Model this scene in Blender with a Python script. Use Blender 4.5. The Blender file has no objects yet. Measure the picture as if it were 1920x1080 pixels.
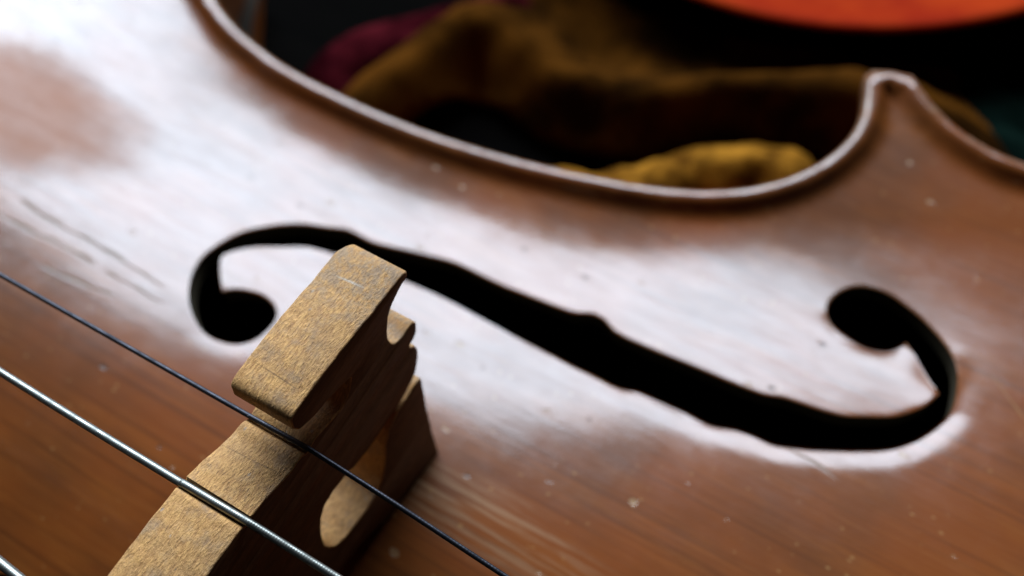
import bpy, bmesh, math, random
import numpy as np
from mathutils import Vector, Matrix, noise
from mathutils.geometry import delaunay_2d_cdt, tessellate_polygon

random.seed(7)
S = 0.001                      # everything below is authored in millimetres
SC = bpy.context.scene
COL = SC.collection

# ------------------------------------------------------------------ camera
cam_d = bpy.data.cameras.new("camera")
cam = bpy.data.objects.new("camera", cam_d); COL.objects.link(cam)
CP = Vector((43.989, -8.565, 141.101))
CR = Vector((0.8538256, 0.51303274, -0.0882001))
CU = Vector((-0.42961494, 0.79014921, 0.43714439))
CF = Vector((-0.29396062, 0.33535299, -0.89505616))
M = Matrix((CR, CU, -CF)).transposed().to_4x4()
M.translation = CP * S
cam.matrix_world = M
cam_d.sensor_width = 36.0
cam_d.lens = 38.44
cam_d.clip_start = 0.005
cam_d.clip_end = 20.0
cam_d.dof.use_dof = True
cam_d.dof.focus_distance = 0.1005
cam_d.dof.aperture_fstop = 16.5
SC.camera = cam

# ------------------------------------------------------------------ light: one window to the far left, dim room
world = bpy.data.worlds.new("World"); SC.world = world
world.use_nodes = True
bg = world.node_tree.nodes["Background"]
bg.inputs[0].default_value = (0.75, 0.85, 1.0, 1); bg.inputs[1].default_value = 0.008

WAZ, WEL, WD = math.radians(36.5), math.radians(33.0), 1.6
ld = bpy.data.lights.new("window_light", 'AREA')
ld.shape = 'RECTANGLE'; ld.size = 2.02; ld.size_y = 0.63
ld.energy = 73.0
ld.color = (0.74, 0.86, 1.0)
lo = bpy.data.objects.new("window_light", ld); COL.objects.link(lo)
tgt = Vector((0, 35, 9)) * S
dirv = Vector((-math.sin(WAZ) * math.cos(WEL), math.cos(WAZ) * math.cos(WEL), math.sin(WEL)))
lo.location = tgt + dirv * WD
lo.rotation_euler = ((-dirv).to_track_quat('-Z', 'Y').to_matrix() @ Matrix.Rotation(math.radians(-3), 3, 'Z')).to_euler()

SC.view_settings.view_transform = 'Standard'
SC.view_settings.look = 'None'
SC.view_settings.exposure = 0.0
SC.view_settings.gamma = 1.0
SC.cycles.max_bounces = 4; SC.cycles.diffuse_bounces = 2; SC.cycles.glossy_bounces = 2
SC.cycles.caustics_reflective = False; SC.cycles.caustics_refractive = False

# ------------------------------------------------------------------ node helpers
class NT:
    def __init__(s, name):
        s.m = bpy.data.materials.new(name); s.m.use_nodes = True
        s.t = s.m.node_tree; s.n = s.t.nodes; s.l = s.t.links
        s.b = s.n["Principled BSDF"]
        tc = s.n.new("ShaderNodeTexCoord"); mp = s.n.new("ShaderNodeMapping")
        mp.inputs['Scale'].default_value = (1000, 1000, 1000)
        s.l.new(tc.outputs['Object'], mp.inputs['Vector'])
        s.pos = mp.outputs[0]
    def put(s, v, sock):
        if isinstance(v, (int, float)): sock.default_value = v
        elif isinstance(v, (tuple, list)):
            sock.default_value = tuple(v) + ((1,) if len(v) == 3 and len(sock.default_value) == 4 else ())
        else: s.l.new(v, sock)
    def math(s, op, a, b=0.0, c=0.0, clamp=False):
        n = s.n.new("ShaderNodeMath"); n.operation = op; n.use_clamp = clamp
        s.put(a, n.inputs[0]); s.put(b, n.inputs[1]); s.put(c, n.inputs[2]); return n.outputs[0]
    def sep(s, v=None):
        n = s.n.new("ShaderNodeSeparateXYZ"); s.l.new(v or s.pos, n.inputs[0]); return n.outputs
    def map(s, sc=(1, 1, 1), loc=(0, 0, 0), rot=(0, 0, 0), v=None):
        n = s.n.new("ShaderNodeMapping"); n.inputs['Scale'].default_value = sc
        n.inputs['Location'].default_value = loc; n.inputs['Rotation'].default_value = rot
        s.l.new(v or s.pos, n.inputs['Vector']); return n.outputs[0]
    def noise(s, v=None, scale=1.0, detail=3.0, rough=0.55, dist=0.0):
        n = s.n.new("ShaderNodeTexNoise"); s.l.new(v or s.pos, n.inputs['Vector'])
        n.inputs['Scale'].default_value = scale; n.inputs['Detail'].default_value = detail
        n.inputs['Roughness'].default_value = rough; n.inputs['Distortion'].default_value = dist
        return n.outputs[0]
    def voro(s, v=None, scale=1.0):
        n = s.n.new("ShaderNodeTexVoronoi"); s.l.new(v or s.pos, n.inputs['Vector'])
        n.inputs['Scale'].default_value = scale; return n.outputs['Distance'], n.outputs['Color']
    def step(s, v, a, b, to0=0.0, to1=1.0):
        n = s.n.new("ShaderNodeMapRange"); n.interpolation_type = 'SMOOTHSTEP'; n.clamp = True
        s.put(v, n.inputs[0]); s.put(a, n.inputs[1]); s.put(b, n.inputs[2]); s.put(to0, n.inputs[3]); s.put(to1, n.inputs[4])
        return n.outputs[0]
    def mix(s, f, a, b, mode='MIX'):
        n = s.n.new("ShaderNodeMix"); n.data_type = 'RGBA'; n.blend_type = mode
        s.put(f, n.inputs[0]); s.put(a, n.inputs[6]); s.put(b, n.inputs[7]); return n.outputs[2]
    def bump(s, h, dist, strength=1.0, prev=None):
        n = s.n.new("ShaderNodeBump"); n.inputs['Strength'].default_value = strength
        n.inputs['Distance'].default_value = dist; s.l.new(h, n.inputs['Height'])
        if prev: s.l.new(prev, n.inputs['Normal'])
        return n.outputs[0]
    def out(s, **k):
        for a, v in k.items():
            s.put(v, s.b.inputs[a.replace('_', ' ')])
        return s.m
    def line(s, x0, y0, x1, y1, wid, wob=0.35):
        """mask of a thin wandering line from (x0,y0) to (x1,y1) in mm"""
        o = s.sep(); sl = (y1 - y0) / (x1 - x0)
        w1 = s.math('SINE', s.math('MULTIPLY_ADD', o[0], .31, x0 + 7 * y0)); w2 = s.math('SINE', s.math('MULTIPLY_ADD', o[0], 1.13, x1 + 3 * y0))
        nz = s.math('MULTIPLY_ADD', w2, .4, w1)
        yy = s.math('MULTIPLY_ADD', nz, wob * .5, s.math('MULTIPLY_ADD', o[0], sl, y0 - sl * x0))
        d = s.math('ABSOLUTE', s.math('SUBTRACT', o[1], yy))
        wn = s.step(s.math('ADD', w2, s.math('SINE', s.math('MULTIPLY', o[0], .47))), -1.2, .9, .6, 1.0)
        m = s.step(d, s.math('MULTIPLY', wn, wid), 0.0)
        m = s.math('MULTIPLY', m, s.step(o[0], x0, x0 + 2)); m = s.math('MULTIPLY', m, s.step(o[0], x1, x1 - 2))
        return s.math('MULTIPLY', m, wn)

# ------------------------------------------------------------------ materials
def mat_varnish():
    k = NT("varnished_spruce"); o = k.sep()
    big = k.noise(None, .045, 3.0, .5)
    mid = k.noise(k.map((.06, .22, .2)), 1.0, 4.0, .6)
    grain = k.noise(k.map((.012, 1.15, .3)), 1.0, 3.0, .72, .15)
    fine = k.noise(k.map((.10, 4.5, 1.)), 1.0, 3.0, .7)
    c = k.mix(k.step(big, .35, .65), (.196, .049, .0085), (.125, .037, .0088))
    c = k.mix(k.math('MULTIPLY', k.step(mid, .45, .72), .45), c, (.25, .073, .012))
    c = k.mix(k.math('MULTIPLY', k.step(grain, .50, .68), .50), c, (.07, .021, .006))
    c = k.mix(k.math('MULTIPLY', k.step(fine, .50, .74), .30), c, (.30, .105, .025))
    # bare streaks worn through beside the bridge foot
    dx = k.math('DIVIDE', k.math('SUBTRACT', o[0], 15.0), 15.0); dy = k.math('DIVIDE', k.math('SUBTRACT', o[1], 11.2), 4.2)
    el = k.math('ADD', k.math('MULTIPLY', dx, dx), k.math('MULTIPLY', dy, dy))
    st = k.noise(k.map((.075, 1.5, .4), (3, 1, 0)), 1.0, 4.0, .62, .12)
    worn = k.math('MULTIPLY', k.step(k.math('MULTIPLY_ADD', k.math('SUBTRACT', mid, .5), 2.2, el), 1.5, .1), k.step(st, .42, .62))
    c = k.mix(k.math('MULTIPLY', worn, .5), c, (.34, .20, .11))
    # scattered chips: pale bare wood and dark dents
    jit = k.noise(None, .9, 3.0, .65)
    v1, vc1 = k.voro(k.map((.20, .36, .3)), 1.0); s1 = k.sep(vc1)
    r1 = k.math('MULTIPLY_ADD', k.math('MULTIPLY', s1[1], s1[1]), .10, .015)
    chips = k.math('MULTIPLY', k.step(k.math('MULTIPLY_ADD', k.math('SUBTRACT', jit, .5), .42, v1), k.math('ADD', r1, .05), r1), k.math('GREATER_THAN', s1[0], .58))
    c = k.mix(k.math('MULTIPLY', chips, k.math('MULTIPLY_ADD', s1[2], .55, .12)), c, (.36, .235, .12))
    v3, vc3 = k.voro(k.map((.5, .8, .6), (9, 2, 4)), 1.0); s3 = k.sep(vc3)
    flk = k.math('MULTIPLY', k.step(k.math('MULTIPLY_ADD', k.math('SUBTRACT', jit, .5), .5, v3), .16, .04), k.math('GREATER_THAN', s3[0], .52))
    c = k.mix(k.math('MULTIPLY', flk, .45), c, (.40, .215, .075))
    v2, vc2 = k.voro(k.map((.16, .2, .2), (5, 7, 1)), 1.0); s2 = k.sep(vc2)
    dents = k.math('MULTIPLY', k.step(k.math('MULTIPLY_ADD', k.math('SUBTRACT', jit, .5), .3, v2), .075, .03), k.math('GREATER_THAN', s2[1], .70))
    c = k.mix(k.math('MULTIPLY', dents, .8), c, (.06, .045, .035))
    # open cracks along the grain near the upper eye, a hairline and a scratch at the lower eye
    cr = k.line(-68, 17.6, -39.5, 17.2, .5)
    for a in ((-92, 14.0, -50, 14.9, .46), (-57, 11.2, -44, 12.2, .40), (-49, 14.6, -38, 14.9, .40), (41.2, 38.2, 49, 37.2, .30)):
        cr = k.math('MAXIMUM', cr, k.line(*a))
    cr = k.math('POWER', cr, .6)
    c = k.mix(k.math('MULTIPLY', cr, .9), c, (.13, .08, .04))
    at = k.n.new('ShaderNodeAttribute'); at.attribute_name = 'wear'
    wear = k.math('MULTIPLY', at.outputs['Fac'], k.step(k.noise(None, .7, 4.0, .65), .36, .56), clamp=True)
    c = k.mix(k.math('MULTIPLY', wear, .6), c, (.36, .24, .15))
    sc = k.line(59.5, 61.0, 66, 56.0, .22, .15)
    c = k.mix(k.math('MULTIPLY', sc, .7), c, (.50, .30, .12))
    # rubbed, dull area on the upper bout
    px = k.math('DIVIDE', k.math('SUBTRACT', o[0], -83.0), 20.0); py = k.math('DIVIDE', k.math('SUBTRACT', o[1], 31.0), 9.5)
    pe = k.math('ADD', k.math('MULTIPLY', px, px), k.math('MULTIPLY', py, py))
    pe = k.math('MULTIPLY_ADD', k.math('SUBTRACT', k.noise(None, .11, 4.0, .6), .5), 1.6, pe)
    dull = k.step(pe, 1.9, .15)
    c = k.mix(k.math('MULTIPLY', dull, .7), c, (.32, .105, .035))
    rn = k.noise(None, .30, 5.0, .6)
    cw = k.math('SUBTRACT', k.step(k.noise(k.map((.11, .75, .5)), 1.0, 6.0, .72), .28, .72, .84, .60), k.math('MULTIPLY', dull, .60))
    cw = k.math('MULTIPLY', cw, k.math('SUBTRACT', 1.0, k.math('MULTIPLY', k.math('MAXIMUM', worn, k.math('MAXIMUM', cr, k.math('MAXIMUM', k.math('MULTIPLY', chips, .35), k.math('MULTIPLY', dents, .7)))), .8)))
    rough = k.step(rn, .3, .75, .13, .20)
    rough = k.math('ADD', rough, k.math('MULTIPLY', dull, .25))
    h = k.math('ADD', k.math('MULTIPLY', k.noise(k.map((.5, 1.5, .8)), 1.0, 4.0, .6), .5), k.math('MULTIPLY', grain, .35))
    h = k.math('SUBTRACT', h, k.math('MULTIPLY', k.math('MAXIMUM', cr, k.math('MAXIMUM', chips, dents)), 1.2))
    nb = k.bump(h, .00004, .55)
    nb2 = k.bump(k.noise(None, .12, 2.0, .5), .00006, .4, nb)
    return k.out(Base_Color=c, Roughness=.36, Specular_IOR_Level=.14, Coat_Weight=cw, Coat_Roughness=rough, Coat_IOR=1.55, Normal=nb2, Coat_Normal=nb2)

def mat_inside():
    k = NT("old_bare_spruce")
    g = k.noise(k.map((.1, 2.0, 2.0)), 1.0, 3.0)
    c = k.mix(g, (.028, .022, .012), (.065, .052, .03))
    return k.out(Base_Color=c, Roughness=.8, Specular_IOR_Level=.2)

def mat_dark_inside():  # darker wood tone for the inner faces of top and back
    k = NT("dark_inside_wood")
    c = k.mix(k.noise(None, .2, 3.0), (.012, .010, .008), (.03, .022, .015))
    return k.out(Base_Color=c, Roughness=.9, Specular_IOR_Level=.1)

def mat_maple():
    k = NT("bridge_maple"); o = k.sep()
    rot = (0.25, 0.1, 0.42)
    fl = k.noise(k.map((4.2, 1.0, 1.7), (0, 0, 0), rot), 1.0, 4.0, .68, .35)
    fl2 = k.noise(k.map((7.0, 1.9, 3.2), (4, 9, 2), rot), 1.0, 3.0, .7, .2)
    dirt = k.noise(None, .28, 5.0, .65)
    c = k.mix(k.step(fl, .30, .72), (.44, .21, .068), (.82, .455, .155))
    c = k.mix(k.step(k.noise(None, .16, 3.0, .6), .38, .66, 0, .45), c, (.42, .245, .11))
    c = k.mix(k.math('MULTIPLY', k.step(fl2, .54, .67), .7), c, (.23, .12, .05))
    c = k.mix(k.math('MULTIPLY', k.step(dirt, .50, .70), .5), c, (.27, .20, .145))
    v, vc = k.voro(k.map((.9, .55, .6), (1, 2, 3)), 1.0); sv = k.sep(vc)
    sp = k.math('MULTIPLY', k.step(k.math('MULTIPLY_ADD', fl2, .25, v), .28, .2), k.math('GREATER_THAN', sv[0], .72))
    c = k.mix(k.math('MULTIPLY', sp, .5), c, (.40, .36, .31))
    # grime rubbed into the block's outer third and its edges
    gr = k.math('MULTIPLY', k.step(o[1], 12.5, 19.5), k.step(k.noise(None, .9, 4.0, .7), .38, .62))
    c = k.mix(k.math('MULTIPLY', gr, .60), c, (.31, .235, .17))
    gd = k.step(k.noise(None, .55, 4.0, .7), .52, .68)
    c = k.mix(k.math('MULTIPLY', gd, .20), c, (.38, .28, .20))
    # small scratches across the block's end and near the slot
    for a in ((-2.4, 18.6, 2.2, 19.0, .22),):
        c = k.mix(k.math('MULTIPLY', k.line(*a, .1), .75), c, (.62, .54, .44))
    for a in ((-3.6, 7.6, 3.6, 7.2, .14), (-3.9, .2, 3.6, .9, .16), (1.2, 8.3, 3.8, 8.0, .2)):
        c = k.mix(k.math('MULTIPLY', k.line(*a, .1), .65), c, (.16, .09, .04))
    h = k.math('ADD', fl, k.math('MULTIPLY', fl2, .8))
    nb = k.bump(h, .00026, .7)
    nb = k.bump(k.noise(None, .7, 3.0), .0003, .35, nb)
    return k.out(Base_Color=c, Roughness=.62, Specular_IOR_Level=.3, Normal=nb)

def mat_shaded_face():  # shade of the unlit bridge face painted into a darker maple, both faces
    k = NT("shade_painted_bridge_face")
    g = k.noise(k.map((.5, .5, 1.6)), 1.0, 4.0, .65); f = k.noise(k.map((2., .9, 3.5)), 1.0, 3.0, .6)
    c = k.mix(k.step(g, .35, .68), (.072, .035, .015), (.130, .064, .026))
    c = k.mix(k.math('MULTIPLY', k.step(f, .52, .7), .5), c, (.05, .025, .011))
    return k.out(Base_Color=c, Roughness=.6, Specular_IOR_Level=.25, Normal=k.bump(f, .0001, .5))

def mat_string(name, col, rough, pitch, depth, metal=1.0):
    k = NT(name)
    w = k.n.new("ShaderNodeTexWave"); w.wave_type = 'BANDS'; w.bands_direction = 'X'
    w.inputs['Scale'].default_value = 6.2832 / pitch / 20.0; w.inputs['Distortion'].default_value = .15
    k.l.new(k.pos, w.inputs['Vector'])
    n = k.noise(None, .8, 4.0)
    c = k.mix(k.step(n, .35, .7), col, tuple(x * .6 for x in col))
    nb = k.bump(w.outputs['Fac'], depth, 1.0)
    return k.out(Base_Color=c, Metallic=metal, Roughness=k.step(n, .3, .7, rough, rough + .15), Normal=nb)

def mat_ebony():
    k = NT("black_ebony")
    c = k.mix(k.noise(k.map((.1, 2, 2)), 1.0, 3.0), (.012, .010, .009), (.03, .024, .02))
    return k.out(Base_Color=c, Roughness=.35)

def mat_cloth(name, c0, c1, sc, rough=.75, sheen=0.0, weave=.9):
    k = NT(name)
    n = k.noise(None, sc, 4.0, .6)
    c = k.mix(k.step(n, .35, .68), c0, c1)
    h = k.math('ADD', k.noise(k.map((weave * 3, weave, weave)), 1.0, 2.0), k.noise(k.map((weave, weave * 3, weave)), 1.0, 2.0))
    nb = k.bump(h, .0003, .5)
    return k.out(Base_Color=c, Roughness=rough, Specular_IOR_Level=0.0, Normal=nb)

SHADED_FACE = mat_shaded_face()
VARN, INSIDE, DARK_WOOD, MAPLE, EBONY = mat_varnish(), mat_inside(), mat_dark_inside(), mat_maple(), mat_ebony()
STEEL = mat_string("tarnished_steel", (.06, .06, .07), .42, .34, .000006)
WOUND = mat_string("silver_winding", (.33, .34, .31), .38, .26, .000007)

# ------------------------------------------------------------------ object helpers
BASE_Z = -36.0
def empty(name, loc, label, cat):
    e = bpy.data.objects.new(name, None); COL.objects.link(e)
    e.location = Vector(loc) * S; e.empty_display_size = .02
    e['label'] = label; e['category'] = cat
    return e
def mesh_obj(name, verts, faces, mats, parent=None, smooth=True, fmat=None, sharp=None):
    me = bpy.data.meshes.new(name)
    me.from_pydata([tuple(c * S for c in v) for v in verts], [], faces)
    for m in (mats if isinstance(mats, (list, tuple)) else [mats]): me.materials.append(m)
    me.polygons.foreach_set('use_smooth', [smooth] * len(me.polygons))
    if fmat is not None: me.polygons.foreach_set('material_index', fmat)
    if sharp: me.set_sharp_from_angle(angle=math.radians(sharp))
    me.update()
    o = bpy.data.objects.new(name, me); COL.objects.link(o)
    if parent:
        o.parent = parent
        o.location = -parent.location
    return o
def catmull(P, n=6, closed=False):
    P = [Vector(p) for p in P]; N = len(P); out = []
    for i in range(N if closed else N - 1):
        g = (lambda j: P[j % N]) if closed else (lambda j: P[max(0, min(N - 1, j))])
        p0, p1, p2, p3 = g(i - 1), g(i), g(i + 1), g(i + 2)
        for k in range(n):
            t = k / n
            out.append(.5 * (2 * p1 + (p2 - p0) * t + (2 * p0 - 5 * p1 + 4 * p2 - p3) * t * t + (3 * p1 - p0 - 3 * p2 + p3) * t ** 3))
    if not closed: out.append(P[-1])
    return out
def resample(P, step):
    P = np.array([tuple(p) for p in P], float)
    s = np.r_[0, np.cumsum(np.linalg.norm(np.diff(P, axis=0), axis=1))]
    n = max(2, int(round(s[-1] / step)) + 1); q = np.linspace(0, s[-1], n)
    return np.stack([np.interp(q, s, P[:, i]) for i in range(P.shape[1])], -1)
def smooth_open(P, sig):
    n = len(P); r = int(sig * 3); ker = np.exp(-.5 * (np.arange(-r, r + 1) / sig) ** 2); ker /= ker.sum()
    Q = np.vstack([2 * P[0] - P[r:0:-1], P, 2 * P[-1] - P[-2:-r - 2:-1]])
    R = np.stack([np.convolve(Q[:, i], ker, 'valid') for i in range(P.shape[1])], -1)
    R[0] = P[0]; R[-1] = P[-1]
    return R
def seg_dist(pts, poly):
    A = poly; B = np.roll(poly, -1, 0); out = np.full(len(pts), 1e9)
    AB = B - A; L2 = (AB ** 2).sum(1) + 1e-12
    for i in range(0, len(pts), 4000):
        p = pts[i:i + 4000, None, :]
        t = np.clip(((p - A) * AB).sum(2) / L2, 0, 1)
        out[i:i + 4000] = np.sqrt((((p - A) - t[..., None] * AB) ** 2).sum(2)).min(1)
    return out
def inside(pts, poly):
    x, y = pts[:, 0], pts[:, 1]; r = np.zeros(len(pts), bool)
    A = poly; B = np.roll(poly, -1, 0)
    for (x0, y0), (x1, y1) in zip(A, B):
        if y0 == y1: continue
        c = ((y0 > y) != (y1 > y)) & (x < (x1 - x0) * (y - y0) / (y1 - y0) + x0)
        r ^= c
    return r

# ------------------------------------------------------------------ violin body outline
YC = -4.0        # centre line of the body
C_BOUT = [(-71.3, 64.6), (-67.2, 62.4), (-61.7, 60.8), (-56.2, 59.6), (-50.2, 58.9), (-42.4, 58.7), (-34.1, 58.8), (-25.9, 59.3), (-18.6, 60.2), (-11.6, 61.4), (-4.8, 62.8), (-0.8, 63.8), (6.3, 65.8), (13.2, 68.3), (18.0, 70.8), (22.4, 74.1), (26.2, 78.4), (28.4, 82.4), (29.6, 85.8), (30.1, 89.0), (29.6, 92.4), (28.6, 95.6), (27.4, 98.4)]
up = catmull([(-214, YC), (-213, 18), (-208, 48), (-192, 74), (-168, 88), (-140, 92), (-115, 90), (-99, 90), (-96, 91)], 8)
corner_u = [(-94.5, 90), (-93, 88)]
cin = catmull([(-92, 85), (-88, 78), (-81, 70.5), (-76, 67)] + C_BOUT, 5)
corner_l = [(28.0, 99.9), (30.4, 100.7), (33.4, 101.6)]
low = catmull([(34.6, 100.6), (37.7, 98.1), (41.6, 96.0), (46.3, 94.6), (52.8, 94.2), (62, 97), (76, 105), (95, 113), (115, 115), (138, 109), (163, 88), (181, 52), (188, 20), (189, YC)], 8)
half = np.vstack([resample(up, 2.5), np.array(corner_u, float),
                  smooth_open(resample(cin, 1.0), 2.5), np.array(corner_l, float), smooth_open(resample(low, 1.2), 2.0)])
other = half[1:-1][::-1].copy(); other[:, 1] = 2 * YC - other[:, 1]
OUT = np.vstack([half, other])

FH = [(-33.1,20.7),(-35.8,23.2),(-37.4,25.2),(-37.4,25.7),(-36.4,27.5),(-34.4,29.5),(-31.9,31.1),(-29.1,33.0),(-25.4,34.0),(-21.2,34.6),(-16.9,35.0),(-13.3,35.4),(-7.5,35.7),(-0.6,35.5),(6.1,35.3),(11.6,35.2),(13.6,35.1),(15.5,35.2),(18.6,35.1),(20.9,35.3),(21.8,35.9),(25.0,36.1),(28.8,36.3),(32.3,36.2),(35.0,37.2),(37.6,37.6),(40.1,37.7),(42.6,38.7),(45.4,40.0),(50.3,42.8),(53.1,44.9),(55.5,48.1),(57.1,52.0),(57.2,54.5),(56.5,57.9),(55.3,60.4),(53.1,62.5),(50.0,64.4),(47.0,65.6),(44.2,66.3),(40.9,65.8),(38.9,64.0),(38.0,61.7),(38.3,59.4),(39.5,57.9),(42.6,56.9),(45.1,56.8),(47.4,57.6),(48.2,58.6),(49.0,59.9),(50.4,58.9),(52.7,56.6),(55.1,54.5),(54.4,52.2),(53.2,50.3),(51.4,48.4),(48.8,46.9),(46.2,45.5),(44.1,45.0),(41.1,44.6),(38.2,44.2),(36.8,43.5),(32.3,43.1),(26.5,42.9),(20.7,42.6),(15.5,42.7),(13.4,43.8),(11.0,43.9),(9.2,42.8),(3.9,42.3),(-2.5,41.8),(-9.4,41.8),(-13.5,40.9),(-17.5,39.9),(-21.6,38.8),(-26.1,38.8),(-28.6,37.7),(-31.8,36.4),(-34.4,34.6),(-36.6,32.4),(-38.4,29.9),(-39.2,27.0),(-39.5,24.2),(-38.8,21.3),(-37.3,18.8),(-35.3,16.7),(-32.8,15.1),(-30.4,14.2),(-27.8,14.3),(-25.5,15.1),(-24.2,16.6),(-23.7,18.1),(-23.8,20.5),(-24.5,21.9),(-26.5,22.9),(-28.4,23.1),(-30.4,22.6),(-32.1,21.8)]
_cut = [0, FH.index((-37.4,25.7)), FH.index((49.0,59.9)), FH.index((55.1,54.5)), len(FH)]
_F = FH + [FH[0]]
fh = np.vstack([smooth_open(resample(catmull([Vector(q) for q in _F[a:b + 1]], 5), .55), 1.1 if b - a > 12 else .8)[:-1] for a, b in zip(_cut[:-1], _cut[1:])])
fh_b = fh[::-1].copy(); fh_b[:, 1] = 2 * YC - fh_b[:, 1]
fh_b = fh_b[::3]

# ------------------------------------------------------------------ arching of the top
WX = np.array([-214, -200, -180, -150, -110, -85, -72, -56.5, -45, -34, -20, -11.7, 6.2, 15, 22, 29, 60, 95, 120, 160, 180, 189.])
WY = np.array([20, 50, 76, 88, 88, 80, 71, 61, 59, 59, 60, 61.7, 65.8, 70, 75, 80, 93, 108, 110, 85, 50, 15.]) - YC
wx = np.linspace(-230, 210, 441); wy = np.interp(wx, WX, WY)
ker = np.exp(-.5 * (np.arange(-20, 21) / 7.0) ** 2); ker /= ker.sum()
wy = np.convolve(np.pad(wy, 20, 'edge'), ker, 'valid')
def arch(x, y, d):
    w = np.interp(x, wx, wy); cw, ch = 7.0, 3.2
    t = np.clip((w - np.abs(y - YC) - cw) / (w - cw), 0, 1)
    prof = .5 - .5 * np.cos(math.pi * t ** .85)
    e = np.clip(np.minimum(x + 208, 184 - x) / 95.0, 0, 1); e = e * e * (3 - 2 * e)
    z = ch + (15.6 * (1 - (x / 420) ** 2) - ch) * prof * e
    dc = 1.65; q = np.clip(dc - d, 0, dc)
    lip = np.where(d > dc, 1.7 * np.exp(-((d - dc) / 1.3) ** 2), 1.7 - .13 * q - .045 * q * q - .8 * np.clip(1 - d / .55, 0, 1) ** 2)
    sm = lambda v, a, b: (lambda t: t * t * (3 - 2 * t))(np.clip((v - a) / (b - a), 0, 1))
    ys = y - np.interp(x, [10, 20, 36, 46, 51, 54, 57], [36, 36.8, 38.0, 41.0, 43.8, 47.5, 53])
    wing = sm(x, 24, 40) * (1 - sm(x, 55.2, 58)) * sm(ys, 0, 5) * (1 - sm(y, 48, 64))
    return z + lip + .024 * (x - 28) * wing
def height(pts, d=None):
    if d is None: d = seg_dist(pts, OUT)
    z = arch(pts[:, 0], pts[:, 1], d)
    near = np.where((pts[:, 1] > -10))[0]
    df = np.full(len(pts), 99.); df[near] = seg_dist(pts[near], fh)
    wt = np.zeros(len(pts)); nr = near[df[near] < 3.2]
    for i in nr:
        v = fh - pts[i]; L = np.hypot(v[:, 0], v[:, 1]); g = np.exp(-(L - L.min()) / .5)
        dv = ((v / (L[:, None] + 1e-3)) * g[:, None]).sum(0) / g.sum()
        wt[i] = min(1, max(0, (dv[0] * -.55 + dv[1] * .83) * 1.6 + .15))
    amp = np.interp(pts[:, 0], [-40, 0, 12, 28], [.10, .10, .2, .42])
    z -= amp * wt * np.clip(1 - df / 3.0, 0, 1) ** 2 + .07 * np.clip(1 - df / .25, 0, 1) ** 2
    wob = np.array([noise.noise(Vector((p[0] * .07, p[1] * .11, 1.3))) * .07 + noise.noise(Vector((p[0] * .2, p[1] * .35, 5.3))) * .010 for p in pts])
    edge = np.array([noise.noise(Vector((p[0] * .35, p[1] * .35, 8.0))) * .13 + noise.noise(Vector((p[0] * .9, p[1] * .9, 2.0))) * .07 for p in pts])
    global WEAR
    WEAR = np.maximum(np.exp(-(d / .75) ** 2), .45 * np.exp(-(df / .22) ** 2))
    return z + wob * np.clip(d / 6, 0, 1) + edge * np.exp(-((d - 1.6) / 1.2) ** 2)

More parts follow.
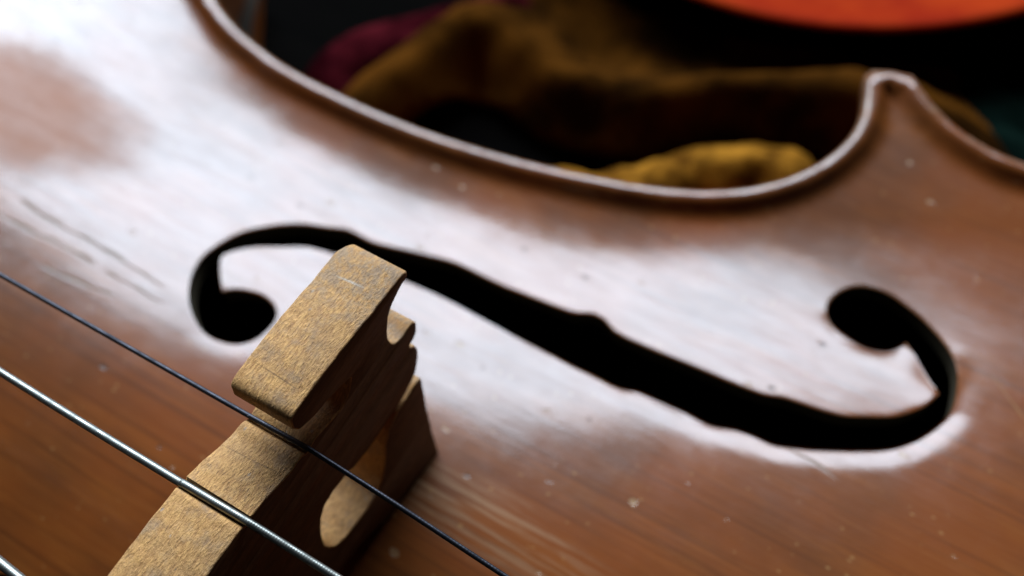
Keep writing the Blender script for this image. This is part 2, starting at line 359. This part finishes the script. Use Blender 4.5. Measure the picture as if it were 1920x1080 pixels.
def build_plate():
    P = [OUT, fh, fh_b]
    gx, gy = np.meshgrid(np.arange(-98, 80, .95), np.arange(-24, 106, .95), indexing='ij')
    g = np.stack([gx.ravel(), gy.ravel()], -1) + np.random.RandomState(2).uniform(-.18, .18, (gx.size, 2))
    cx, cy = np.meshgrid(np.arange(-212, 190, 4.0), np.arange(-126, 118, 4.0), indexing='ij')
    c = np.stack([cx.ravel(), cy.ravel()], -1)
    c = c[~((c[:, 0] > -99) & (c[:, 0] < 81) & (c[:, 1] > -25) & (c[:, 1] < 107))]
    rings = []
    def ring(poly, offs, sgn):
        T = np.roll(poly, -1, 0) - np.roll(poly, 1, 0); T /= np.linalg.norm(T, axis=1)[:, None] + 1e-9
        Nn = np.stack([-T[:, 1], T[:, 0]], -1) * sgn
        for k in offs:
            q = poly + Nn * k
            rings.append(q[seg_dist(q, poly) > k * .93])
    area = lambda p: .5 * np.sum(p[:, 0] * np.roll(p[:, 1], -1) - np.roll(p[:, 0], -1) * p[:, 1])
    ring(OUT, (.12, .35, .7, 1.2, 1.8, 2.5, 3.3), 1 if area(OUT) > 0 else -1)
    ring(fh, (.15, .3, .5, .9, 1.4), -1 if area(fh) > 0 else 1)
    R = np.vstack(rings)
    G = np.vstack([g, c])
    G = G[inside(G, OUT)]
    for poly, m in ((OUT, 3.6), (fh, 1.7), (fh_b, .8)):
        G = G[seg_dist(G, poly) > m]
    pts = np.vstack(P + [R, G])
    edges = []; o = 0
    for q in P:
        n = len(q); edges += [(o + i, o + (i + 1) % n) for i in range(n)]; o += n
    vv, ee, ff, *_ = delaunay_2d_cdt([Vector(p) for p in pts], edges, [], 0, 1e-5)
    V = np.array([tuple(v) for v in vv]); F = np.array([f for f in ff if len(f) == 3])
    cen = V[F].mean(1)
    F = F[inside(cen, OUT) & ~inside(cen, fh) & ~inside(cen, fh_b)]
    a, b, c3 = V[F[:, 0]], V[F[:, 1]], V[F[:, 2]]
    flip = ((b - a)[:, 0] * (c3 - a)[:, 1] - (b - a)[:, 1] * (c3 - a)[:, 0]) < 0
    F[flip] = F[flip][:, ::-1]
    d = seg_dist(V, OUT); Z = height(V, d)
    n = len(V); W = WEAR.copy(); wl = list(W) + [0.0] * n
    zb = Z - 3.3; e = np.clip(d / 8, 0, 1); zb = zb * e + .2 * (1 - e)
    verts = [(*V[i], Z[i]) for i in range(n)] + [(*V[i], zb[i]) for i in range(n)]
    faces = [tuple(f) for f in F.tolist()]; fm = [0] * len(faces)
    faces += [tuple(n + i for i in f[::-1]) for f in F.tolist()]; fm += [2] * len(F)
    # walls along every boundary edge, with their own vertices so the edge stays crisp
    cnt = {}
    for f in F.tolist():
        for i in range(3):
            cnt[(f[i], f[(i + 1) % 3])] = 1
    do = d
    for (i, j) in list(cnt):
        if (j, i) in cnt: continue
        k = len(verts)
        verts += [(*V[i], Z[i]), (*V[j], Z[j]), (*V[j], zb[j]), (*V[i], zb[i])]
        wl += [W[i], W[j], 0.0, 0.0]
        faces.append((k + 1, k, k + 3, k + 2)); fm.append(0 if do[i] < .5 else 1)
    return verts, faces, fm, wl

violin = empty('violin', (0, 0, BASE_Z), 'worn orange-brown violin with one curling black f-hole, lying face up', 'violin')
v, f, fm, wl = build_plate()
top = mesh_obj('top_plate', v, f, [VARN, INSIDE, DARK_WOOD], violin, True, fm)
top.data.attributes.new('wear', 'FLOAT', 'POINT').data.foreach_set('value', [float(q) for q in wl])

def strip(poly, z0, z1, inset, name, mat):
    T = np.roll(poly, -1, 0) - np.roll(poly, 1, 0); T /= np.linalg.norm(T, axis=1)[:, None]
    ar = np.sum(poly[:, 0] * np.roll(poly[:, 1], -1) - np.roll(poly[:, 0], -1) * poly[:, 1])
    N = np.stack([-T[:, 1], T[:, 0]], -1) * (1 if ar > 0 else -1)
    a = poly + N * inset; b = poly + N * (inset + 1.2); n = len(poly)
    V = [(*q, z) for z in (z0, z1) for q in a] + [(*q, z) for z in (z0, z1) for q in b]
    F = []
    for i in range(n):
        j = (i + 1) % n
        F += [(i, j, n + j, n + i), (2 * n + j, 2 * n + i, 3 * n + i, 3 * n + j), (n + i, n + j, 3 * n + j, 3 * n + i), (j, i, 2 * n + i, 2 * n + j)]
    return mesh_obj(name, V, F, mat, violin, True, None, 40)
strip(OUT[::2], -31.0, .6, 3.0, 'ribs', VARN)
def flat_back():
    q = OUT[::3]; n = len(q)
    V = [(*p, -30.9) for p in q] + [(p[0], p[1], -33.6) for p in q] + [(p[0] * .93 - 1, (p[1] - YC) * .9 + YC, -35.9) for p in q]
    tri = tessellate_polygon([[Vector((*p, 0)) for p in q]])
    F = [t for t in tri] + [tuple(2 * n + i for i in t[::-1]) for t in tri]
    for i in range(n):
        j = (i + 1) % n
        F += [(i, n + i, n + j, j), (n + i, 2 * n + i, 2 * n + j, n + j)]
    fmx = [1] * len(tri) + [0] * (len(F) - len(tri))
    return mesh_obj('back_plate', V, F, [VARN, DARK_WOOD], violin, True, fmx, 35)
flat_back()

# ------------------------------------------------------------------ bridge
def plate_z(x, y):
    return float(height(np.array([[x, y]], float))[0])
BT = 3.83
def bridge():
    mir = lambda L: [(-14.0 - y, z) for y, z in L][::-1]
    top_edge = [(-24, 45.2), (-18, 46.4), (-14.6, 46.8), (-9.6, 46.75), (-5.7, 46.45), (-5.15, 46.35), (-4.95, 45.75), (-4.5, 45.55), (-4.1, 45.75), (-3.9, 46.1), (-2.3, 45.7), (-.7, 45.2), (1.4, 44.45), (2.9, 44.4), (3.45, 44.2), (3.75, 43.85), (4.05, 43.75), (4.4, 43.95), (5.2, 44.15), (7.0, 43.6), (9.0, 43.0), (10.6, 43.6), (11.9, 45.2), (10.4, 46.0), (8.0, 46.8), (5.9, 47.5), (4.6, 48.2), (4.3, 49.4), (4.5, 50.8), (5.1, 51.3)]
    block = [(7.2, 51.25), (9.7, 51.1), (12.4, 50.75), (15.2, 50.3), (17.4, 49.9), (19.2, 49.6), (21.2, 49.4), (22.2, 49.2), (22.7, 48.7), (22.5, 47.9), (21.4, 47.8), (19.8, 47.2), (18.6, 46.1), (17.89, 44.65), (17.43, 43.06), (17.59, 41.83), (18.16, 41.13), (19.14, 40.78), (20.23, 40.78), (20.93, 40.78), (21.29, 39.91), (20.74, 38.61), (19.93, 38.08), (19.33, 38.08), (19.31, 37.48), (19.88, 36.87), (19.93, 35.75), (19.59, 34.55), (18.45, 33.09), (17.14, 32.24), (15.46, 31.9), (13.69, 31.81), (10.65, 31.9), (8.3, 32.07), (6.43, 32.32), (5.86, 33.01), (4.78, 33.26), (3.21, 33.52), (1.53, 33.26), (0.44, 32.32), (-0.46, 30.96), (-1.07, 29.09), (-1.38, 27.41), (-1.2, 25.9), (-0.53, 24.64), (0.92, 23.72), (2.66, 23.31), (4.69, 22.97), (6.63, 22.97), (8.11, 24.06), (9.32, 25.81), (10.56, 28.42), (11.97, 30.2), (13.96, 31.04), (16.32, 31.04), (17.89, 31.13), (18.66, 30.79), (18.28, 28.59), (17.44, 24.39), (16.94, 21.07), (16.44, 17.94), (16.2, 15.6)]
    foot = []
    for y in (15.95, 14.0, 12.0, 10.0, 7.5, 5.6): foot.append((y, plate_z(4, y) - .12))
    arch_u = [(4.6, 16.4), (2.0, 18.3), (-2.0, 19.3), (-7.0, 19.6)]
    # bass half: the same pattern mirrored, with a whole (unbroken) ear
    bass_side = [(22.7, 43.6), (21.4, 42.9), (19.8, 42.6), (18.4, 42.0), (17.7, 41.2), (18.3, 40.6), (20.4, 40.2), (21.4, 39.2), (21.0, 37.7), (20.2, 35.7), (20.0, 33.0), (18.9, 31.3), (15.9, 29.9), (11.0, 29.9), (7.5, 30.3), (5.0, 31.3), (1.7, 31.2), (-.3, 28.8), (-1.2, 24.6), (-.3, 21.3), (3.0, 19.7), (7.1, 19.3), (9.8, 22.7), (12.4, 27.9), (14.4, 28.9), (18.4, 29.0), (19.2, 28.6), (18.2, 21.0), (17.8, 17.0)]
    bass_side = [(y + 4.0 if y < 12 else y, z + (2.0 if 18 < z < 36 else 0)) for y, z in bass_side]
    P = top_edge + block + foot + arch_u + [(-14 - y, z) for y, z in ([(-2.0, 19.3), (2.0, 18.3), (4.6, 16.4)])]
    bf = [(y, plate_z(4, -14 - y) - .12) for y in (17.4, 12.5, 7.5, 5.6)]
    P += [(-14 - y, z) for y, z in bf[::-1]] + [(-14 - y, z) for y, z in bass_side[::-1]] + [(-35.0, 44.6), (-30, 44.9)]
    P = np.array(P, float)
    P = resample(np.vstack([P, P[:1]]), .42)[:-1]
    # knife marks: tiny irregularity
    j = np.array([[noise.noise(Vector((a * .9, b * .9, 2.0))), noise.noise(Vector((a * .9, b * .9, 9.0)))] for a, b in P]) * .07
    P = P + j
    T = np.roll(P, -1, 0) - np.roll(P, 1, 0); T /= np.linalg.norm(T, axis=1)[:, None]
    ar = np.sum(P[:, 0] * np.roll(P[:, 1], -1) - np.roll(P[:, 0], -1) * P[:, 1])
    N = np.stack([-T[:, 1], T[:, 0]], -1) * (1 if ar > 0 else -1)
    n = len(P)
    def back(y): return np.interp(y, [-15, -4.5, 4, 21.0, 22.9], [-4.0, -3.85, -3.15, -3.25, -2.5])
    rings = []
    for off, dx, fr in ((.15, 0, 1), (.045, -.045, 1), (0, -.15, 1), (0, 0, .5), (0, .2, 0), (.06, .06, 0), (.2, 0, 0)):
        Q = P + N * off
        xb = back(P[:, 0])
        lowz = np.clip(45 - P[:, 1], 0, 40); xf = BT + .055 * lowz; xb = xb - .02 * lowz
        x = xf if fr == 1 else (xb if fr == 0 else .5 * (xb + xf))
        wobx = np.array([noise.noise(Vector((a * .5, b * .5, 4.0))) for a, b in P]) * .07
        rings.append(np.stack([x + dx + wobx, Q[:, 0], Q[:, 1]], -1))
    V = [tuple(p) for r in rings for p in r]; F = []
    for k in range(len(rings) - 1):
        for i in range(n):
            j2 = (i + 1) % n
            F.append((k * n + i, k * n + j2, (k + 1) * n + j2, (k + 1) * n + i) if ar < 0 else (k * n + j2, k * n + i, (k + 1) * n + i, (k + 1) * n + j2))
    tri = tessellate_polygon([[Vector((p[1], p[2], 0)) for p in rings[0]]])
    last = (len(rings) - 1) * n; nf = 0
    for t in tri:
        a, b, c = (rings[0][i] for i in t)
        s = (b[1] - a[1]) * (c[2] - a[2]) - (b[2] - a[2]) * (c[1] - a[1])
        t = t if s > 0 else t[::-1]
        F.append(tuple(t)); F.append(tuple(last + i for i in t[::-1])); nf += 2
    o = mesh_obj('bridge', V, F, [MAPLE, SHADED_FACE], violin, True, [0] * (len(F) - nf) + [1] * nf, 50)
    o['label'] = 'pale maple bridge with a raised slotted block at its far end'
    return o
bridge()

# ------------------------------------------------------------------ strings
def tube(name, pts, r, mat, seg=14, label=None):
    pts = [Vector(p) for p in pts]; V = []; F = []
    for i, p in enumerate(pts):
        t = (pts[min(i + 1, len(pts) - 1)] - pts[max(i - 1, 0)]).normalized()
        a = t.cross(Vector((0, 0, 1))).normalized(); b = a.cross(t)
        for k in range(seg):
            w = 2 * math.pi * k / seg; V.append(tuple(p + (a * math.cos(w) + b * math.sin(w)) * r))
    for i in range(len(pts) - 1):
        for k in range(seg):
            m = (k + 1) % seg
            F.append((i * seg + k, i * seg + m, (i + 1) * seg + m, (i + 1) * seg + k))
    o = mesh_obj(name, V, F, mat, violin)
    if label: o['label'] = label
    return o
def bent(knots, n=10):
    return [tuple(p) for p in catmull([Vector(k) for k in knots], n)]
tube('string', bent([(-120, 3.0, 36.9), (-80, 3.35, 39.3), (-37.7, 3.68, 41.98), (-20, 3.83, 43.1), (-5, 3.95, 44.1), (-2.8, 3.98, 44.22), (0, 4.05, 44.28), (3.4, 4.15, 44.2), (5.0, 4.18, 43.9), (14.6, 4.08, 42.0), (25.1, 3.85, 39.9), (66, 3.0, 31.8)]), .26, STEEL, label='thin dark steel string resting beside the raised block')
tube('string', bent([(-120, -4.3, 38.5), (-80, -4.5, 41.0), (-28.2, -4.78, 44.3), (-6, -4.66, 45.95), (-3.4, -4.58, 46.15), (0, -4.5, 46.2), (3.4, -4.42, 46.12), (5.2, -4.38, 45.8), (12.8, -4.3, 44.1), (28, -4.1, 40.7), (66, -4.0, 32.2)]), .40, WOUND, label='thick silver wound string in the middle of the bridge')
tube('string', bent([(-120, -13.5, 38.2), (-80, -15.5, 41.2), (-40, -17.4, 44.3), (-14, -18.7, 46.4), (-4, -19.1, 47.1), (0, -19.2, 47.2), (4, -19.2, 47.0), (30, -17, 41), (66, -13.5, 32)]), .5, WOUND, label='silver wound string cut by the lower left corner')

# fingerboard and tailpiece, both just out of view
def loft(name, secs, mat):
    """secs: list of closed (x,y,z) loops with the same count"""
    n = len(secs[0]); V = [p for s in secs for p in s]; F = []
    for k in range(len(secs) - 1):
        for i in range(n):
            j = (i + 1) % n; F.append((k * n + i, (k + 1) * n + i, (k + 1) * n + j, k * n + j))
    F.append(tuple(range(n))); F.append(tuple((len(secs) - 1) * n + i for i in range(n))[::-1])
    return mesh_obj(name, V, F, mat, violin, True, None, 35)
def sec(x, y0, hw, zt, th, rise):
    up = [(x, y0 + hw * math.cos(a), zt + rise * math.sin(a)) for a in np.linspace(0, math.pi, 13)]
    return up + [(x, y0 - hw, zt - th), (x, y0 + hw, zt - th)]
loft('fingerboard', [sec(-92, -6, 22, 31.5, 5, 5.5), sec(-214, -6, 18, 27, 5, 4.5), sec(-330, -6, 13, 20, 5, 3.5)], EBONY)
loft('neck', [sec(-196, -6, 15, 22.0, 25, .3), sec(-240, -6, 13, 19.5, 17, .3), sec(-330, -6, 11, 15, 14, .3)], VARN)
loft('tailpiece', [sec(64, -6, 23, 27.5, 5, 3.0), sec(70, -6, 23.5, 28.0, 6, 4.0), sec(120, -6, 16, 23, 6, 3.5), sec(180, -6, 11, 15.0, 5, 3)], EBONY)

# ------------------------------------------------------------------ background: what lies on the table beyond the waist
tv = []
def slab(x0, x1, y0, y1, z0, z1):
    V = [(x, y, z) for z in (z0, z1) for x, y in ((x0, y0), (x1, y0), (x1, y1), (x0, y1))]
    return V, [(3, 2, 1, 0), (4, 5, 6, 7), (0, 1, 5, 4), (1, 2, 6, 5), (2, 3, 7, 6), (3, 0, 4, 7)]
kt = NT("dark_table_wood"); kc = kt.mix(kt.noise(kt.map((.01, .12, .1)), 1.0, 4.0), (.002, .002, .002), (.004, .0035, .003))
TABLE = kt.out(Base_Color=kc, Roughness=.9, Specular_IOR_Level=0.0)
V, F = slab(-600, 600, -500, 700, -66, BASE_Z)
tb = mesh_obj('table', V, F, TABLE, None, False); tb['kind'] = 'structure'

def ridge_field(x, y, ridges):
    z = 0.0
    for pts, hgt, wid in ridges:
        best = 1e9
        for (a, b) in zip(pts[:-1], pts[1:]):
            ax, ay = a; bx, by = b; L = (bx - ax) ** 2 + (by - ay) ** 2
            t = max(0, min(1, ((x - ax) * (bx - ax) + (y - ay) * (by - ay)) / L))
            best = min(best, math.hypot(x - ax - t * (bx - ax), y - ay - t * (by - ay)))
        z = max(z, hgt * math.exp(-(best / wid) ** 2))
    return z
def cloth(name, outline, ridges, z0, mat, label, cat, rough=1.0, step=1.6, seed=0.0):
    P = resample(smooth_open(resample([*outline, outline[0]], 1.5), 2.0), step)[:-1]
    gx, gy = np.meshgrid(np.arange(P[:, 0].min(), P[:, 0].max(), step), np.arange(P[:, 1].min(), P[:, 1].max(), step), indexing='ij')
    G = np.stack([gx.ravel(), gy.ravel()], -1); G = G[inside(G, P)]; G = G[seg_dist(G, P) > step * .6]
    n = len(P)
    vv, ee, ff, *_ = delaunay_2d_cdt([Vector(p) for p in np.vstack([P, G])], [(i, (i + 1) % n) for i in range(n)], [], 0, 1e-5)
    V2 = np.array([tuple(q) for q in vv]); F2 = np.array(ff); F2 = F2[inside(V2[F2].mean(1), P)]
    a, b, c3 = V2[F2[:, 0]], V2[F2[:, 1]], V2[F2[:, 2]]
    fl = ((b - a)[:, 0] * (c3 - a)[:, 1] - (b - a)[:, 1] * (c3 - a)[:, 0]) < 0
    F2[fl] = F2[fl][:, ::-1]
    Z = []
    for x, y in V2:
        w = noise.noise(Vector((x * .06, y * .06, seed))) * 2.2 + noise.noise(Vector((x * .16, y * .16, seed + 3))) * 1.0 + noise.noise(Vector((x * .4, y * .4, seed + 6))) * .35
        Z.append(max(BASE_Z + .9, z0 + ridge_field(x, y, ridges) + w * rough))
    o = mesh_obj(name, [(p[0], p[1], z) for p, z in zip(V2, Z)], [tuple(t) for t in F2.tolist()], mat)
    sm = o.modifiers.new('thickness', 'SOLIDIFY'); sm.thickness = .0007; sm.offset = -1
    o['label'] = label; o['category'] = cat
    return o
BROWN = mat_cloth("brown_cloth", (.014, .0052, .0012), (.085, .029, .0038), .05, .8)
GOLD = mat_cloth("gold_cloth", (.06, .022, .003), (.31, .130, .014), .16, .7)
RED = mat_cloth("crimson_cloth", (.012, .001, .002), (.060, .0055, .0085), .09, .85)
GREEN = mat_cloth("green_cloth", (.0012, .003, .0023), (.003, .008, .006), .1, .9)
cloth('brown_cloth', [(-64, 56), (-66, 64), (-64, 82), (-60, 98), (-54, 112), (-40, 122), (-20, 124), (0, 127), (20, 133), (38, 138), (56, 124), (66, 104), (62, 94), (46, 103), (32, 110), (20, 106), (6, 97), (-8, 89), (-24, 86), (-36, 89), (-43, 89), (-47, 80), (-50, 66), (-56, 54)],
      [([(-58, 64.6), (-56.0, 72), (-53.8, 82), (-51.5, 92.7), (-48.3, 99.8), (-42.6, 101.5), (-33.2, 98.7), (-24.8, 96.1), (-10, 99)], 10.5, 7.5),
       ([(-10, 99), (1.2, 106.4), (13.7, 112.8), (22.8, 119.5), (32.3, 121.4), (45.8, 117.3), (58, 104)], 11.0, 7.0)],
      -34.5, BROWN, 'crumpled dark brown cloth seen beyond the violin waist, with raised folds', 'cloth', .75, 1.6, 1.0)
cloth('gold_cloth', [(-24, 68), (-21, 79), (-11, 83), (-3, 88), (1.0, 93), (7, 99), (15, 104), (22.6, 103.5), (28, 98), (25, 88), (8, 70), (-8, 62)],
      [([(-18, 76), (-10.5, 78.5), (-4, 81.5)], 7.0, 3.2), ([(-2.7, 81.5), (2.0, 87), (7.5, 92), (14.8, 96), (20, 96), (24, 92)], 7.0, 6.5), ([(-4, 73), (6, 80)], 5.5, 2.5)],
      -31.0, GOLD, 'bright golden crumpled cloth just beyond the inner curve of the waist', 'cloth', 1.7, 1.0, 4.0)
cloth('crimson_cloth', [(-75, 76), (-75, 84), (-70, 93), (-62, 102), (-52, 112), (-44, 117), (-40, 108), (-48, 97), (-54, 85), (-58, 72), (-66, 68)],
      [([(-70, 80), (-63, 91), (-52, 106)], 2.0, 6.0)],
      -34.0, RED, 'dark crimson cloth in the upper left of the dark background', 'cloth', .9, 1.6, 8.0)
cloth('green_cloth', [(40, 128), (52, 108), (70, 96), (110, 110), (110, 180), (60, 200), (38, 165)],
      [([(50, 120), (70, 112), (100, 118)], 5.0, 8.0)],
      -34.0, GREEN, 'very dark green cloth at the right edge behind the violin corner', 'cloth', 1.0, 2.2, 12.0)

# orange bowl, only its near rim in frame
kb = NT("orange_glaze"); kbn = kb.noise(None, .06, 3.0)
ORANGE = kb.out(Base_Color=kb.mix(kb.step(kbn, .35, .7), (.24, .013, .002), (.34, .030, .003)), Roughness=.7, Specular_IOR_Level=.02)
prof = [(0, 0), (26, 0), (28, 1.2), (29, 3), (42, 7), (58, 14), (68, 21), (73, 26), (74.2, 28), (73.6, 29.2), (72, 29.0), (70, 26.5), (64, 20.5), (55, 14.5), (40, 9), (22, 5.4), (0, 5)]
prof = [tuple(q) for q in resample(catmull([Vector(q) for q in prof], 5), 2.0)]
V, F = [], []; SEG = 96
bx, by = -12.6, 200.8
for r, z in prof:
    for k in range(SEG):
        a = 2 * math.pi * k / SEG; V.append((r * 1.06 * math.cos(a), r * 1.06 * math.sin(a), z * .42))
for i in range(len(prof) - 1):
    for k in range(SEG):
        m = (k + 1) % SEG; F.append((i * SEG + k, i * SEG + m, (i + 1) * SEG + m, (i + 1) * SEG + k))
bowl = mesh_obj('dish', V, F, ORANGE)
bowl.location = Vector((bx, by, BASE_Z + .05)) * S
bowl['label'] = 'bright orange rounded dish, blurred, cut off by the top edge'; bowl['category'] = 'dish'
